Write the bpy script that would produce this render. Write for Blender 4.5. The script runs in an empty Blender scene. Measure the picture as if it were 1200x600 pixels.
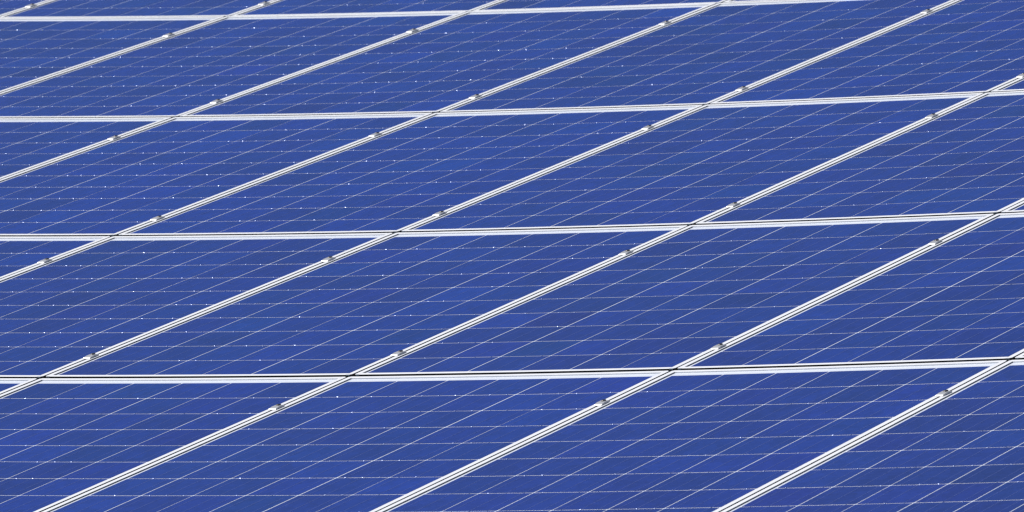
import bpy, math, random
from mathutils import Vector, Matrix

random.seed(7)
scene = bpy.context.scene
col = scene.collection
R = math.radians

# ------------------------------------------------------------------ camera
TILT = R(16.5467)                       # slope of the array towards the camera
cam_d = bpy.data.cameras.new('camera')
cam = bpy.data.objects.new('camera', cam_d)
col.objects.link(cam)
CAM_POS = Vector((11.53198, -15.85900, -0.62558))
CAM_RIGHT = Vector((0.898456, 0.439063, 0.0)).normalized()
CAM_FWD = Vector((-0.4380847, 0.8964533, 0.0667326)).normalized()
CAM_UP = CAM_RIGHT.cross(CAM_FWD).normalized()
rot = Matrix((CAM_RIGHT, CAM_UP, -CAM_FWD)).transposed()
cam.matrix_world = Matrix.Translation(CAM_POS) @ rot.to_4x4()
cam_d.sensor_width = 36.0
cam_d.lens = 257.647
cam_d.shift_x = -1321.68 / 1200           # the photograph is an off-centre crop of a larger frame
cam_d.shift_y = -155.38 / 1200
cam_d.clip_start = 0.5
cam_d.clip_end = 3000
cam_d.dof.use_dof = True
cam_d.dof.focus_distance = 19.4
cam_d.dof.aperture_fstop = 18.0
scene.camera = cam

# ------------------------------------------------------------------ sky and sun
SUN_PLANE = Vector((-0.56, 0.05, 0.82)).normalized()       # to the sun, in array axes
SLOPE = Matrix.Rotation(TILT, 3, 'X')
SUN_DIR = SLOPE @ SUN_PLANE
sun_el = math.asin(SUN_DIR.z)
sun_az = math.atan2(SUN_DIR.x, SUN_DIR.y)                   # clockwise from +Y
world = bpy.data.worlds.new('World')
scene.world = world
world.use_nodes = True
wn = world.node_tree.nodes
wl = world.node_tree.links
bg = wn['Background']
sky = wn.new('ShaderNodeTexSky')
sky.sky_type = 'NISHITA'
sky.sun_disc = False
sky.sun_elevation = sun_el
sky.sun_rotation = sun_az
sky.altitude = 1200
sky.air_density = 1.0
sky.dust_density = 0.0
sky.ozone_density = 2.5
wl.new(sky.outputs[0], bg.inputs[0])
bg.inputs[1].default_value = 0.07
sun_d = bpy.data.lights.new('sun', 'SUN')
sun_d.energy = 4.7
sun_d.angle = R(0.53)
sun_d.color = (1.0, 0.965, 0.92)
sun = bpy.data.objects.new('sun', sun_d)
col.objects.link(sun)
sun.rotation_euler = SUN_DIR.to_track_quat('Z', 'Y').to_euler()
sun.location = (-6, -4, 12)
scene.view_settings.view_transform = 'Standard'
scene.view_settings.look = 'None'
scene.view_settings.exposure = 0.0
scene.view_settings.gamma = 1.0
scene.cycles.filter_width = 1.4

# ------------------------------------------------------------------ helpers
def newmat(name):
    m = bpy.data.materials.new(name)
    m.use_nodes = True
    return m, m.node_tree.nodes, m.node_tree.links, m.node_tree.nodes['Principled BSDF']

def mesh_of(name, verts, faces, mat, smooth=False):
    me = bpy.data.meshes.new(name)
    me.from_pydata(verts, [], faces)
    me.materials.append(mat)
    if smooth:
        for p in me.polygons:
            p.use_smooth = True
    me.validate()
    me.update()
    return me

def link(name, data, parent=None, mat4=None):
    o = bpy.data.objects.new(name, data)
    col.objects.link(o)
    if parent is not None:
        o.parent = parent
    if mat4 is not None:
        o.matrix_local = mat4
    return o

def tag(o, label=None, cat=None, group=None, kind=None):
    if label: o['label'] = label
    if cat: o['category'] = cat
    if group: o['group'] = group
    if kind: o['kind'] = kind
    return o

def box(v, f, x0, x1, y0, y1, z0, z1):
    b = len(v)
    v += [(x0, y0, z0), (x1, y0, z0), (x1, y1, z0), (x0, y1, z0),
          (x0, y0, z1), (x1, y0, z1), (x1, y1, z1), (x0, y1, z1)]
    f += [(b, b+3, b+2, b+1), (b+4, b+5, b+6, b+7), (b, b+1, b+5, b+4),
          (b+1, b+2, b+6, b+5), (b+2, b+3, b+7, b+6), (b+3, b, b+4, b+7)]

def noise(n, l, coord, scale, detail=4.0, rough=0.55):
    t = n.new('ShaderNodeTexNoise')
    t.inputs['Scale'].default_value = scale
    t.inputs['Detail'].default_value = detail
    t.inputs['Roughness'].default_value = rough
    l.new(coord, t.inputs['Vector'])
    return t

# ------------------------------------------------------------------ materials
def mat_ground():
    m, n, l, b = newmat('meadow')
    tc = n.new('ShaderNodeTexCoord')
    a = noise(n, l, tc.outputs['Object'], 0.35, 6)
    c = noise(n, l, tc.outputs['Object'], 9.0, 6, 0.7)
    r = n.new('ShaderNodeValToRGB')
    r.color_ramp.elements[0].color = (0.035, 0.055, 0.015, 1)
    r.color_ramp.elements[1].color = (0.10, 0.115, 0.045, 1)
    mx = n.new('ShaderNodeMath'); mx.operation = 'MULTIPLY_ADD'
    mx.inputs[1].default_value = 0.5
    l.new(a.outputs[0], mx.inputs[0])
    h = n.new('ShaderNodeMath'); h.operation = 'MULTIPLY'; h.inputs[1].default_value = 0.5
    l.new(c.outputs[0], h.inputs[0])
    l.new(h.outputs[0], mx.inputs[2])
    l.new(mx.outputs[0], r.inputs[0])
    l.new(r.outputs[0], b.inputs['Base Color'])
    b.inputs['Roughness'].default_value = 0.95
    bp = n.new('ShaderNodeBump'); bp.inputs['Strength'].default_value = 0.6
    bp.inputs['Distance'].default_value = 0.05
    l.new(c.outputs[0], bp.inputs['Height'])
    l.new(bp.outputs[0], b.inputs['Normal'])
    return m

COAT_IOR = 1.20          # anti-reflective, lightly textured solar glass
COAT_ROUGH = 0.10

def mat_cell():
    m, n, l, b = newmat('polycrystalline_cell')
    tc = n.new('ShaderNodeTexCoord')
    oi = n.new('ShaderNodeObjectInfo')
    off = n.new('ShaderNodeVectorMath'); off.operation = 'MULTIPLY_ADD'
    off.inputs[1].default_value = (40, 40, 40)
    l.new(oi.outputs['Random'], off.inputs[0])
    l.new(tc.outputs['Object'], off.inputs[2])
    vo = n.new('ShaderNodeTexVoronoi'); vo.inputs['Scale'].default_value = 75.0
    vo.inputs['Randomness'].default_value = 1.0
    l.new(off.outputs[0], vo.inputs['Vector'])
    sep = n.new('ShaderNodeSeparateColor')
    l.new(vo.outputs['Color'], sep.inputs[0])
    vo2 = n.new('ShaderNodeTexVoronoi'); vo2.inputs['Scale'].default_value = 24.0
    l.new(off.outputs[0], vo2.inputs['Vector'])
    sep2 = n.new('ShaderNodeSeparateColor')
    l.new(vo2.outputs['Color'], sep2.inputs[0])
    add = n.new('ShaderNodeMath'); add.operation = 'ADD'
    l.new(sep.outputs[0], add.inputs[0]); l.new(sep2.outputs[1], add.inputs[1])
    mr = n.new('ShaderNodeMapRange')
    mr.inputs['From Max'].default_value = 2.0
    mr.inputs['To Min'].default_value = 0.84
    mr.inputs['To Max'].default_value = 1.16
    l.new(add.outputs[0], mr.inputs[0])
    # the object's own colour carries the shade of this cell
    mul = n.new('ShaderNodeVectorMath'); mul.operation = 'SCALE'
    l.new(oi.outputs['Color'], mul.inputs[0])
    l.new(mr.outputs[0], mul.inputs['Scale'])
    l.new(mul.outputs[0], b.inputs['Base Color'])
    b.inputs['Roughness'].default_value = 0.6
    b.inputs['Specular IOR Level'].default_value = 0.06
    b.inputs['Coat Weight'].default_value = 1.0
    b.inputs['Coat IOR'].default_value = COAT_IOR
    dn = noise(n, l, tc.outputs['Object'], 30.0, 3)
    cr = n.new('ShaderNodeMapRange')
    cr.inputs['To Min'].default_value = COAT_ROUGH * 0.7
    cr.inputs['To Max'].default_value = COAT_ROUGH * 1.3
    l.new(dn.outputs[0], cr.inputs[0])
    l.new(cr.outputs[0], b.inputs['Coat Roughness'])
    return m

def mat_backsheet():
    m, n, l, b = newmat('white_backsheet')
    tc = n.new('ShaderNodeTexCoord')
    a = noise(n, l, tc.outputs['Object'], 14, 4)
    r = n.new('ShaderNodeValToRGB')
    r.color_ramp.elements[0].color = (0.74, 0.78, 0.88, 1)
    r.color_ramp.elements[1].color = (0.80, 0.83, 0.91, 1)
    l.new(a.outputs[0], r.inputs[0])
    l.new(r.outputs[0], b.inputs['Base Color'])
    b.inputs['Roughness'].default_value = 0.6
    b.inputs['Coat Weight'].default_value = 1.0
    b.inputs['Coat IOR'].default_value = COAT_IOR
    b.inputs['Coat Roughness'].default_value = COAT_ROUGH
    return m

def mat_alu(name, base, rough, metal, scale=6.0):
    m, n, l, b = newmat(name)
    tc = n.new('ShaderNodeTexCoord')
    a = noise(n, l, tc.outputs['Object'], scale, 6, 0.65)
    r = n.new('ShaderNodeValToRGB')
    r.color_ramp.elements[0].position = 0.3
    r.color_ramp.elements[1].position = 0.7
    r.color_ramp.elements[0].color = tuple(c * 0.9 for c in base) + (1,)
    r.color_ramp.elements[1].color = tuple(base) + (1,)
    l.new(a.outputs[0], r.inputs[0])
    l.new(r.outputs[0], b.inputs['Base Color'])
    b.inputs['Roughness'].default_value = rough
    b.inputs['Metallic'].default_value = metal
    return m

def mat_plain(name, base, rough, metal=0.0):
    m, n, l, b = newmat(name)
    tc = n.new('ShaderNodeTexCoord')
    a = noise(n, l, tc.outputs['Object'], 40, 3)
    mr = n.new('ShaderNodeMapRange')
    mr.inputs['To Min'].default_value = max(0.02, rough - 0.08)
    mr.inputs['To Max'].default_value = rough + 0.08
    l.new(a.outputs[0], mr.inputs[0])
    l.new(mr.outputs[0], b.inputs['Roughness'])
    b.inputs['Base Color'].default_value = tuple(base) + (1,)
    b.inputs['Metallic'].default_value = metal
    return m

M_GROUND = mat_ground()
M_CELL = mat_cell()
M_BACK = mat_backsheet()
M_FRAME = mat_alu('anodised_frame', (0.85, 0.85, 0.865), 0.5, 0.08)
M_CLAMP = mat_alu('mill_aluminium', (0.50, 0.50, 0.51), 0.42, 0.4, 60)
M_RAIL = mat_alu('rail_aluminium', (0.45, 0.45, 0.46), 0.45, 0.6)
M_STEEL = mat_alu('galvanised_steel', (0.38, 0.39, 0.40), 0.5, 0.7, 25)
M_BOLT = mat_plain('stainless_bolt', (0.13, 0.125, 0.125), 0.4, 0.8)
M_SOCKET = mat_plain('bolt_socket', (0.02, 0.02, 0.02), 0.7)
M_SOLDER = mat_plain('solder', (0.34, 0.39, 0.55), 0.42, 1.0)
M_LIP_SHADE = mat_plain('grey_lip_shade', (0.16, 0.16, 0.165), 0.7)  # shade of the inner lip walls, put into the colour
M_GAP_SHADE = mat_plain('dark_gap_shade', (0.035, 0.034, 0.034), 0.8)  # darkness of the narrow seam gaps as a painted wall colour
M_RIBBON = mat_plain('tinned_ribbon', (0.065, 0.105, 0.34), 0.5, 0.3)

# ------------------------------------------------------------------ array geometry (metres)
PITCH_U, PITCH_V = 1.012, 1.68       # panel pitch along a row / up the slope
PW, PL, PT = 1.0047, 1.661, 0.040     # panel width, length, depth
LIP = 0.0155                         # frame lip seen from above
SINK = 0.0034                        # glass below the lip
CELL, GAP, GAPV = 0.156, 0.0036, 0.0039
MARG_BOTTOM = 0.0205                 # panel edge to first cell row
CW = 6 * CELL + 5 * GAP

def height(c, r):
    """gentle sag and twist of the supporting rails, in metres"""
    s = max(-5.0, min(6.0, c + r))
    q = max(-3.0, min(6.0, r))
    return (-4.3123 * s + 5.49 * s * s - 1.147 * q - 3.2704 * s * q + 0.0839 * q * q) * 0.001

# each row sits on rails of its own, a few millimetres higher or lower than the next
ROW_STEP = {-2: 0.0, -1: 0.0, 0: 0.0004, 1: 0.0, 2: -0.0012, 3: -0.0036, 4: -0.0036}

def warp(x, y):
    """the same sag and twist inside one panel, about its centre (x, y in panel axes)"""
    u, w = x / PITCH_U, (y - PL / 2) / PITCH_V
    return (5.49 * u * u + 7.7096 * u * w + 2.3035 * w * w) * 0.001

def warp_matrix(x, y, z):
    e = 0.05
    dx = (warp(x + e, y) - warp(x - e, y)) / (2 * e)
    dy = (warp(x, y + e) - warp(x, y - e)) / (2 * e)
    X = Vector((1, 0, dx)).normalized()
    Z = X.cross(Vector((0, 1, dy))).normalized()
    M = Matrix((X, Z.cross(X), Z)).transposed().to_4x4()
    M.translation = (x, y, z + warp(x, y))
    return M

A4 = SLOPE.to_4x4()

def at(c, r, w=0.0):
    return SLOPE @ Vector((c * PITCH_U, r * PITCH_V, height(c, r) + w))

def frame_at(c, r, w=0.0):
    """matrix with x along the row, y up the slope, z off the glass"""
    e = 0.5
    du = (height(c + e, r) - height(c - e, r)) / (PITCH_U)
    dv = (height(c, r + e) - height(c, r - e)) / (PITCH_V)
    x = Vector((1, 0, du)).normalized()
    y = Vector((0, 1, dv))
    z = x.cross(y).normalized()
    y = z.cross(x)
    M = Matrix((x, y, z)).transposed().to_4x4()
    M.translation = Vector((c * PITCH_U, r * PITCH_V, height(c, r))) + z * w
    return A4 @ M

def pixel(p):
    d = p - CAM_POS
    k = cam_d.lens / 36.0 * 1200 / d.dot(CAM_FWD)
    return 600 + 1321.68 + d.dot(CAM_RIGHT) * k, 300 - 155.38 - d.dot(CAM_UP) * k

def in_view(c, r, n=24):
    """does the panel with lower left corner (c, r) show in the picture?"""
    hits = 0
    for i in range(n + 1):
        for j in range(n + 1):
            x, y = pixel(at(c + 0.02 + 0.96 * i / n, r + 0.02 + 0.96 * j / n))
            if -1 < x < 1201 and -1 < y < 601:
                hits += 1
    return hits > 1

visible = [(c, r) for r in range(-3, 7) for c in range(-14, 14) if in_view(c, r)]
vis = set(visible)
ring = set()
for (c, r) in visible:
    for dc in (-1, 0, 1):
        for dr in (-1, 0, 1):
            if (c + dc, r + dr) not in vis:
                ring.add((c + dc, r + dr))
every = sorted(vis | ring, key=lambda q: (q[1], q[0]))
rows_in_view = sorted(set(r for c, r in visible))
ROWNAME = {}
_names = ['bottom row', 'second row from the bottom', 'middle row', 'second row from the top', 'top row']
if len(rows_in_view) == 5:
    for k, r in enumerate(rows_in_view):
        ROWNAME[r] = _names[k]
else:
    for k, r in enumerate(rows_in_view):
        ROWNAME[r] = ['bottom', 'second', 'third', 'fourth', 'fifth', 'sixth', 'seventh'][k] + ' row from below'
print('VISIBLE', {r: sorted(c for c, q in visible if q == r) for r in rows_in_view}, 'ring', len(ring))
ORD = ['leftmost', 'second', 'third', 'fourth', 'fifth', 'sixth', 'seventh']

# ------------------------------------------------------------------ setting: ground
GROUND_Z = -2.25
gv, gf = [], []
N = 40
for i in range(N + 1):
    for j in range(N + 1):
        u = (i / N * 2 - 1); v = (j / N * 2 - 1)
        x = 900 * u * abs(u) ** 1.5; y = 900 * v * abs(v) ** 1.5
        d = math.hypot(x, y - 3)
        z = GROUND_Z + (0.0 if d < 16 else 0.12 * math.sin(x * 0.11) * math.cos(y * 0.09) * min(1, (d - 16) / 20))
        gv.append((x, y, z))
for i in range(N):
    for j in range(N):
        a = i * (N + 1) + j
        gf.append((a, a + N + 1, a + N + 2, a + 1))
ground = link('ground', mesh_of('ground', gv, gf, M_GROUND, True))
tag(ground, 'grassy ground under and around the solar array', None, None, 'structure')

# ------------------------------------------------------------------ supports under the panels
CLAMP_V = (0.129, 0.798)             # where the rails cross each panel, as a share of the pitch
RAIL_H = 0.045
for r in sorted(set(q for _, q in every)):
    cs = [c for c, q in every if q == r]
    c0, c1 = min(cs) - 0.06, max(cs) + 1.06
    for k, fv in enumerate(CLAMP_V):
        v, f = [], []
        steps = int((c1 - c0) * 2) + 1
        for i in range(steps + 1):
            c = c0 + (c1 - c0) * i / steps
            F = frame_at(c, r + fv, ROW_STEP.get(r, 0.0))
            for (y, z) in ((-0.02, -PT - 0.001), (0.02, -PT - 0.001), (0.02, -PT - RAIL_H), (-0.02, -PT - RAIL_H)):
                v.append(tuple(F @ Vector((0, y, z))))
            if i:
                b = 4 * i
                for a in range(4):
                    f.append((b - 4 + a, b - 4 + (a + 1) % 4, b + (a + 1) % 4, b + a))
        f.append((0, 1, 2, 3)); b = 4 * steps; f.append((b + 3, b + 2, b + 1, b))
        o = link('mounting_rail', mesh_of('mounting_rail', v, f, M_RAIL))
        nm = ROWNAME.get(r, 'row below the picture' if r < rows_in_view[0] else 'row above the picture')
        tag(o, '%s aluminium rail under the solar panels of the %s' % (('lower', 'upper')[k], nm),
            'rail', 'mounting rails under the panels')

rmin, rmax = every[0][1], every[-1][1]
BEAM_T = PT + RAIL_H + 0.0034
beam_cols = {}
for c in range(-12, 13, 3):
    rr = [r for (q, r) in every if q == c]
    if rr:
        beam_cols[c + 0.5] = (min(rr), max(rr) + 1)
for bc, (r0, r1) in sorted(beam_cols.items()):
    v, f = [], []
    steps = (r1 - r0) * 2
    for i in range(steps + 1):
        r = r0 + (r1 - r0) * i / steps
        F = frame_at(bc, r)
        for (x, z) in ((-0.04, -BEAM_T - 0.001), (0.04, -BEAM_T - 0.001), (0.04, -BEAM_T - 0.12), (-0.04, -BEAM_T - 0.12)):
            v.append(tuple(F @ Vector((x, 0, z))))
        if i:
            b = 4 * i
            for a in range(4):
                f.append((b + a, b + (a + 1) % 4, b - 4 + (a + 1) % 4, b - 4 + a))
    f.append((3, 2, 1, 0)); b = 4 * steps; f.append((b, b + 1, b + 2, b + 3))
    o = link('support_beam', mesh_of('support_beam', v, f, M_STEEL))
    tag(o, 'galvanised steel beam running up the slope under the mounting rails', 'beam', 'steel beams under the array')
    for fr in ((0.25, 0.75) if r1 - r0 > 1 else (0.5,)):
        r = r0 + (r1 - r0) * fr
        top = frame_at(bc, r) @ Vector((0, 0, -BEAM_T - 0.06))
        v, f = [], []
        # C-section post standing in the ground
        x, y = top.x, top.y
        for (x0, x1, y0, y1) in ((-0.058, -0.052, -0.05, 0.05), (-0.052, -0.041, -0.05, -0.044), (-0.052, -0.041, 0.044, 0.05)):
            box(v, f, x + x0, x + x1, y + y0, y + y1, GROUND_Z - 0.4, top.z + 0.03)
        o = link('support_post', mesh_of('support_post', v, f, M_STEEL))
        tag(o, 'galvanised steel post carrying a beam under the solar array', 'post', 'steel posts under the array')

# ------------------------------------------------------------------ panel meshes
def bar_mesh(name, start, length, along, edge, flip):
    """frame bar: lip, outer wall, tiny rounded edges; cross-section runs from the outer edge inwards"""
    import bmesh
    e = 0.0007
    prof = [(0, -PT), (0, -e), (e * 0.3, -e * 0.3), (e, 0), (LIP - e, 0), (LIP - e * 0.3, -e * 0.3), (LIP, -e),
            (LIP, -SINK + 0.00012), (0.003, -SINK + 0.00012), (0.003, -PT + 0.003), (0.022, -PT + 0.003), (0.022, -PT)]
    v = []
    m = len(prof)
    cut = 0.006 if along == 'y' else 0.0              # clipped corners of the frame
    stops = [start + length * t / 10 for t in range(11)]
    if cut:
        stops = [start] + [start + cut] + stops[1:-1] + [start + length - cut, start + length]
    seg = len(stops) - 1
    for t, p in enumerate(stops):
        for (d, z) in prof:
            if cut and t in (0, seg):
                d = cut * (1 - d / 0.022) + d
            q = edge - d if flip else edge + d
            x, y = (q, p) if along == 'y' else (p, q)
            v.append((x, y, z + warp(x, y)))
    f = []
    for t in range(seg):
        for i in range(m):
            j = (i + 1) % m
            f.append((t * m + i, t * m + j, (t + 1) * m + j, (t + 1) * m + i))
    f.append(tuple(range(m - 1, -1, -1))); f.append(tuple(range(seg * m, seg * m + m)))
    me = mesh_of(name, v, f, M_FRAME)
    me.materials.append(M_GAP_SHADE)
    me.materials.append(M_LIP_SHADE)
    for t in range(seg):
        me.polygons[t * m].material_index = 1          # outer side wall painted dark for the shade in the seam gap
        if along == 'y':
            me.polygons[t * m + 6].material_index = 2  # inner lip wall painted grey to deepen its shade
    bm = bmesh.new(); bm.from_mesh(me)
    bmesh.ops.recalc_face_normals(bm, faces=bm.faces)
    bm.to_mesh(me); bm.free()
    return me

BW = PW - 2 * LIP - 0.0006
ME_BARS = [bar_mesh('frame_bar_long', 0, PL, 'y', -PW / 2, False), bar_mesh('frame_bar_long_right', 0, PL, 'y', PW / 2, True),
           bar_mesh('frame_bar_short', -BW / 2, BW, 'x', 0, False), bar_mesh('frame_bar_short_top', -BW / 2, BW, 'x', PL, True)]

v, f = [], []
NB = 10
for i in range(NB + 1):
    for j in range(NB + 1):
        x = (PW - 0.008) * (i / NB - 0.5)
        y = 0.004 + (PL - 0.008) * j / NB
        v.append((x, y, -SINK + warp(x, y)))
nv = len(v)
v += [(x, y, z - 0.0045) for (x, y, z) in v]
for i in range(NB):
    for j in range(NB):
        a = i * (NB + 1) + j
        q = (a, a + NB + 1, a + NB + 2, a + 1)
        f.append(q); f.append(tuple(nv + k for k in reversed(q)))
ME_BACK = mesh_of('backsheet', v, f, M_BACK)

# a cell: thin slab with clipped corners
k, hz, ht = 0.0022, CELL / 2, 0.00035
ring8 = [(-hz + k, -hz), (hz - k, -hz), (hz, -hz + k), (hz, hz - k), (hz - k, hz), (-hz + k, hz), (-hz, hz - k), (-hz, -hz + k)]
v = [(x, y, ht) for x, y in ring8] + [(x, y, 0) for x, y in ring8]
f = [tuple(range(8))] + [(i + 8, (i + 1) % 8 + 8, (i + 1) % 8, i) for i in range(8)]
ME_CELL = mesh_of('solar_cell', v, f, M_CELL)

# the three tinned ribbons of each cell column, kinked where they pass from cell to cell
def ribbon_mesh(seed, mean_slope):
    rd = random.Random(seed)
    v, f, beads = [], [], []
    w = 0.0009
    z0 = -SINK + 0.00070
    def quad(p):
        b = len(v)
        v.extend(p); f.append((b, b + 1, b + 2, b + 3))
    for ci in range(6):
        bright = rd.uniform(0.5, 1.2)
        for bi in (-1, 0, 1):
            x = -CW / 2 + CELL / 2 + ci * (CELL + GAP) + bi * 0.052 + rd.uniform(-0.0008, 0.0008)
            for ri in range(10):
                y = MARG_BOTTOM + ri * (CELL + GAPV)
                quad([(x - w, y + 0.002, z0), (x + w, y + 0.002, z0), (x + w, y + CELL - 0.002, z0), (x - w, y + CELL - 0.002, z0)])
                if ri < 9:
                    # soldered passage over the gap: a small bead with a slanting front
                    ym = y + CELL + GAPV / 2
                    hgt = rd.uniform(0.0002, 0.0006)
                    sl = max(0.15, rd.gauss(mean_slope, 0.28))
                    W2 = rd.uniform(0.0011, 0.0018)
                    tw = rd.gauss(0, 0.16) * W2
                    yf = ym - hgt / sl
                    b = len(v)
                    v.extend([(x - W2, yf, z0), (x + W2, yf, z0), (x + W2, ym, z0 + hgt + tw), (x - W2, ym, z0 + hgt - tw),
                              (x + W2, ym + 0.003, z0), (x - W2, ym + 0.003, z0)])
                    f.extend([(b, b + 1, b + 2, b + 3), (b + 3, b + 2, b + 4, b + 5), (b + 1, b + 4, b + 2), (b, b + 3, b + 5)])
                    beads.extend(range(len(f) - 4, len(f)))
    v = [(x, y, z + warp(x, y)) for (x, y, z) in v]
    me = mesh_of('busbar_ribbons', v, f, M_RIBBON)
    me.materials.append(M_SOLDER)
    for q in beads:
        me.polygons[q].material_index = 1
    return me

RIBBONS = [ribbon_mesh(s, (0.85, 1.0, 1.45, 1.6)[s // 2]) for s in range(8)]

# ------------------------------------------------------------------ panels
BASE = (0.0036, 0.0275, 0.245)

def make_panel(c, r, label, group):
    root = bpy.data.objects.new('solar_panel', None)
    col.objects.link(root)
    root.empty_display_size = 0.1
    rd = random.Random(c * 131 + r * 977 + 5)
    M = frame_at(c + 0.5, r + 0.5, ROW_STEP.get(r, 0.0))
    J = Matrix.Translation((rd.uniform(-0.0012, 0.0012), rd.uniform(-0.002, 0.002), 0)) @ Matrix.Rotation(rd.gauss(0, 0.0006), 4, 'Z')
    root.matrix_world = M @ J @ Matrix.Translation((0, -PL / 2, 0))
    tag(root, label, 'solar panel', group)
    link('backsheet', ME_BACK, root)
    T = Matrix.Translation
    for me in ME_BARS:
        link('frame_bar', me, root)
    pv = rd.uniform(0.95, 1.05)
    dull = max(0.0, min(1.0, (c - 0.5 * r + 2.8) / 5.5 + rd.uniform(-0.12, 0.12)))   # cells greyer towards the right and the lower rows
    coff = [rd.uniform(-0.0005, 0.0005) for _ in range(6)]
    for i in range(6):
        sv = rd.uniform(0.97, 1.03)
        for j in range(10):
            x = -CW / 2 + CELL / 2 + i * (CELL + GAP) + coff[i] + rd.uniform(-0.0003, 0.0003)
            y = MARG_BOTTOM + CELL / 2 + j * (CELL + GAPV) + rd.uniform(-0.0002, 0.0002)
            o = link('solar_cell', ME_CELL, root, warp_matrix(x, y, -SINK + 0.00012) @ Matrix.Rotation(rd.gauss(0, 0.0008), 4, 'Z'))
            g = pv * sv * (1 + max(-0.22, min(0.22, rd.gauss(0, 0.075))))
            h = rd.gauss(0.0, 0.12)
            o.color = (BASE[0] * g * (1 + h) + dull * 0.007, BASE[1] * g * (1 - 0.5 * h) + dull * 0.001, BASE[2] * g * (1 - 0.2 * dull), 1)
    rb = link('busbar_ribbons', RIBBONS[2 * max(0, min(3, int(c + r + 2.1 + rd.random()))) + rd.randrange(2)], root)
    rb['kind'] = 'stuff'
    return root

for (c, r) in every:
    if (c, r) in vis:
        cs = sorted(q for q, s in visible if s == r)
        k = cs.index(c)
        if k == 0:
            pos = 'leftmost'
        elif k == len(cs) - 1:
            pos = 'rightmost'
        else:
            pos = ORD[k] + ' from the left'
        label = 'blue framed solar panel, %s in the %s' % (pos, ROWNAME[r])
        group = 'solar panels of the array'
    else:
        cs = sorted(q for q, s in visible if s == r)
        if not cs:
            label = 'blue framed solar panel outside the picture, in the row %s it' % ('below' if r < rows_in_view[0] else 'above')
        else:
            label = 'blue framed solar panel outside the picture, %s of the %s' % ('left' if c < cs[0] else 'right', ROWNAME[r])
        group = 'solar panels of the array'
    make_panel(c, r, label, group)

# ------------------------------------------------------------------ clamps on the seams
def clamp_meshes():
    L, Wd = 0.041, 0.025
    v, f = [], []
    # pressed cap: a plate over both frame lips, its lower end pressed down to a ramp, the upper end cut square
    prof = [(-L / 2, 0.0008), (-L / 2 + 0.004, 0.0030), (-0.004, 0.0048), (L / 2 - 0.006, 0.0048), (L / 2 - 0.005, 0.0030), (L / 2, 0.0030)]
    m = len(prof)
    for (wx, dz) in ((-Wd / 2, -0.0009), (-Wd / 2 + 0.0015, 0.0), (Wd / 2 - 0.0015, 0.0), (Wd / 2, -0.0009)):
        for (y, z) in prof:
            v.append((wx, y, z + dz * (0.5 if z < 0.002 else 1)))
    for a in range(3):
        for i in range(m - 1):
            f.append((a * m + i, (a + 1) * m + i, (a + 1) * m + i + 1, a * m + i + 1))
    b = len(v)
    for (x, y) in ((-Wd / 2, -L / 2), (Wd / 2, -L / 2), (Wd / 2, L / 2), (-Wd / 2, L / 2)):
        v.append((x, y, 0.0))
    f.append(tuple(range(m)) + (b + 3, b))                      # left side
    f.append(tuple(3 * m + q for q in range(m)) + (b + 2, b + 1))
    f.append((0, m, 2 * m, 3 * m, b + 1, b))
    f.append((m - 1, 2 * m - 1, 3 * m - 1, 4 * m - 1, b + 2, b + 3))
    f.append((b, b + 1, b + 2, b + 3))
    import bmesh
    me = mesh_of('clamp_cap', v, f, M_CLAMP)
    bm = bmesh.new(); bm.from_mesh(me)
    bmesh.ops.recalc_face_normals(bm, faces=bm.faces)
    bmesh.ops.triangulate(bm, faces=[q for q in bm.faces if len(q.verts) > 4])
    bm.to_mesh(me); bm.free()
    # bolt: round socket head with a shank that runs down to the rail
    v, f = [], []
    n = 14
    rings = [(0.0026, -PT - 0.012), (0.0026, 0.0035), (0.0062, 0.0035), (0.0068, 0.0064), (0.0060, 0.0071), (0.0040, 0.0071), (0.0036, 0.0045)]
    for (rr, z) in rings:
        for i in range(n):
            a = 2 * math.pi * i / n
            v.append((rr * math.cos(a), rr * math.sin(a), z))
    for q in range(len(rings) - 1):
        for i in range(n):
            j = (i + 1) % n
            f.append((q * n + i, q * n + j, (q + 1) * n + j, (q + 1) * n + i))
    f.append(tuple(range(n - 1, -1, -1)))
    bolt = mesh_of('bolt', v, f, M_BOLT)
    b = (len(rings) - 1) * n
    v2 = [(0.0034 * math.cos(2 * math.pi * i / n), 0.0034 * math.sin(2 * math.pi * i / n), 0.0047) for i in range(n)]
    sock = mesh_of('socket', v2, [tuple(range(n))], M_SOCKET)
    return me, bolt, sock

ME_CAP, ME_BOLT, ME_SOCK = clamp_meshes()
for (c, r) in every:
    if (c - 1, r) not in vis and (c, r) not in vis and (c - 1, r) not in ring:
        continue
    if (c - 1, r) not in (vis | ring):
        continue
    rd = random.Random(c * 31 + r * 57)
    for k, fv in enumerate(CLAMP_V):
        root = bpy.data.objects.new('module_clamp', None)
        col.objects.link(root)
        root.empty_display_size = 0.03
        vv = r + fv + rd.gauss(0, 0.003)
        root.matrix_world = frame_at(c, vv, 0.0004 + ROW_STEP.get(r, 0.0)) @ Matrix.Rotation(rd.gauss(0, 0.03), 4, 'Z')
        x, y = pixel(root.matrix_world.translation)
        link('cap', ME_CAP, root)
        bo = link('bolt', ME_BOLT, root, Matrix.Translation((0, 0.0115, 0)))
        link('socket', ME_SOCK, bo)
        if 0 < x < 1200 and 0 < y < 600:
            cs = sorted(q for q, s in visible if s == r)
            if c in cs:
                kk = cs.index(c)
                pos = 'left of the %s panel' % ('last' if kk == len(cs) - 1 else ORD[kk])
            else:
                pos = 'right of the last panel'
            lab = '%s clamp on seam %s, %s' % (('lower', 'upper')[k], pos, ROWNAME[r])
        else:
            lab = 'metal clamp on a panel seam outside the picture'
        tag(root, lab, 'clamp', 'clamps on the panel seams')
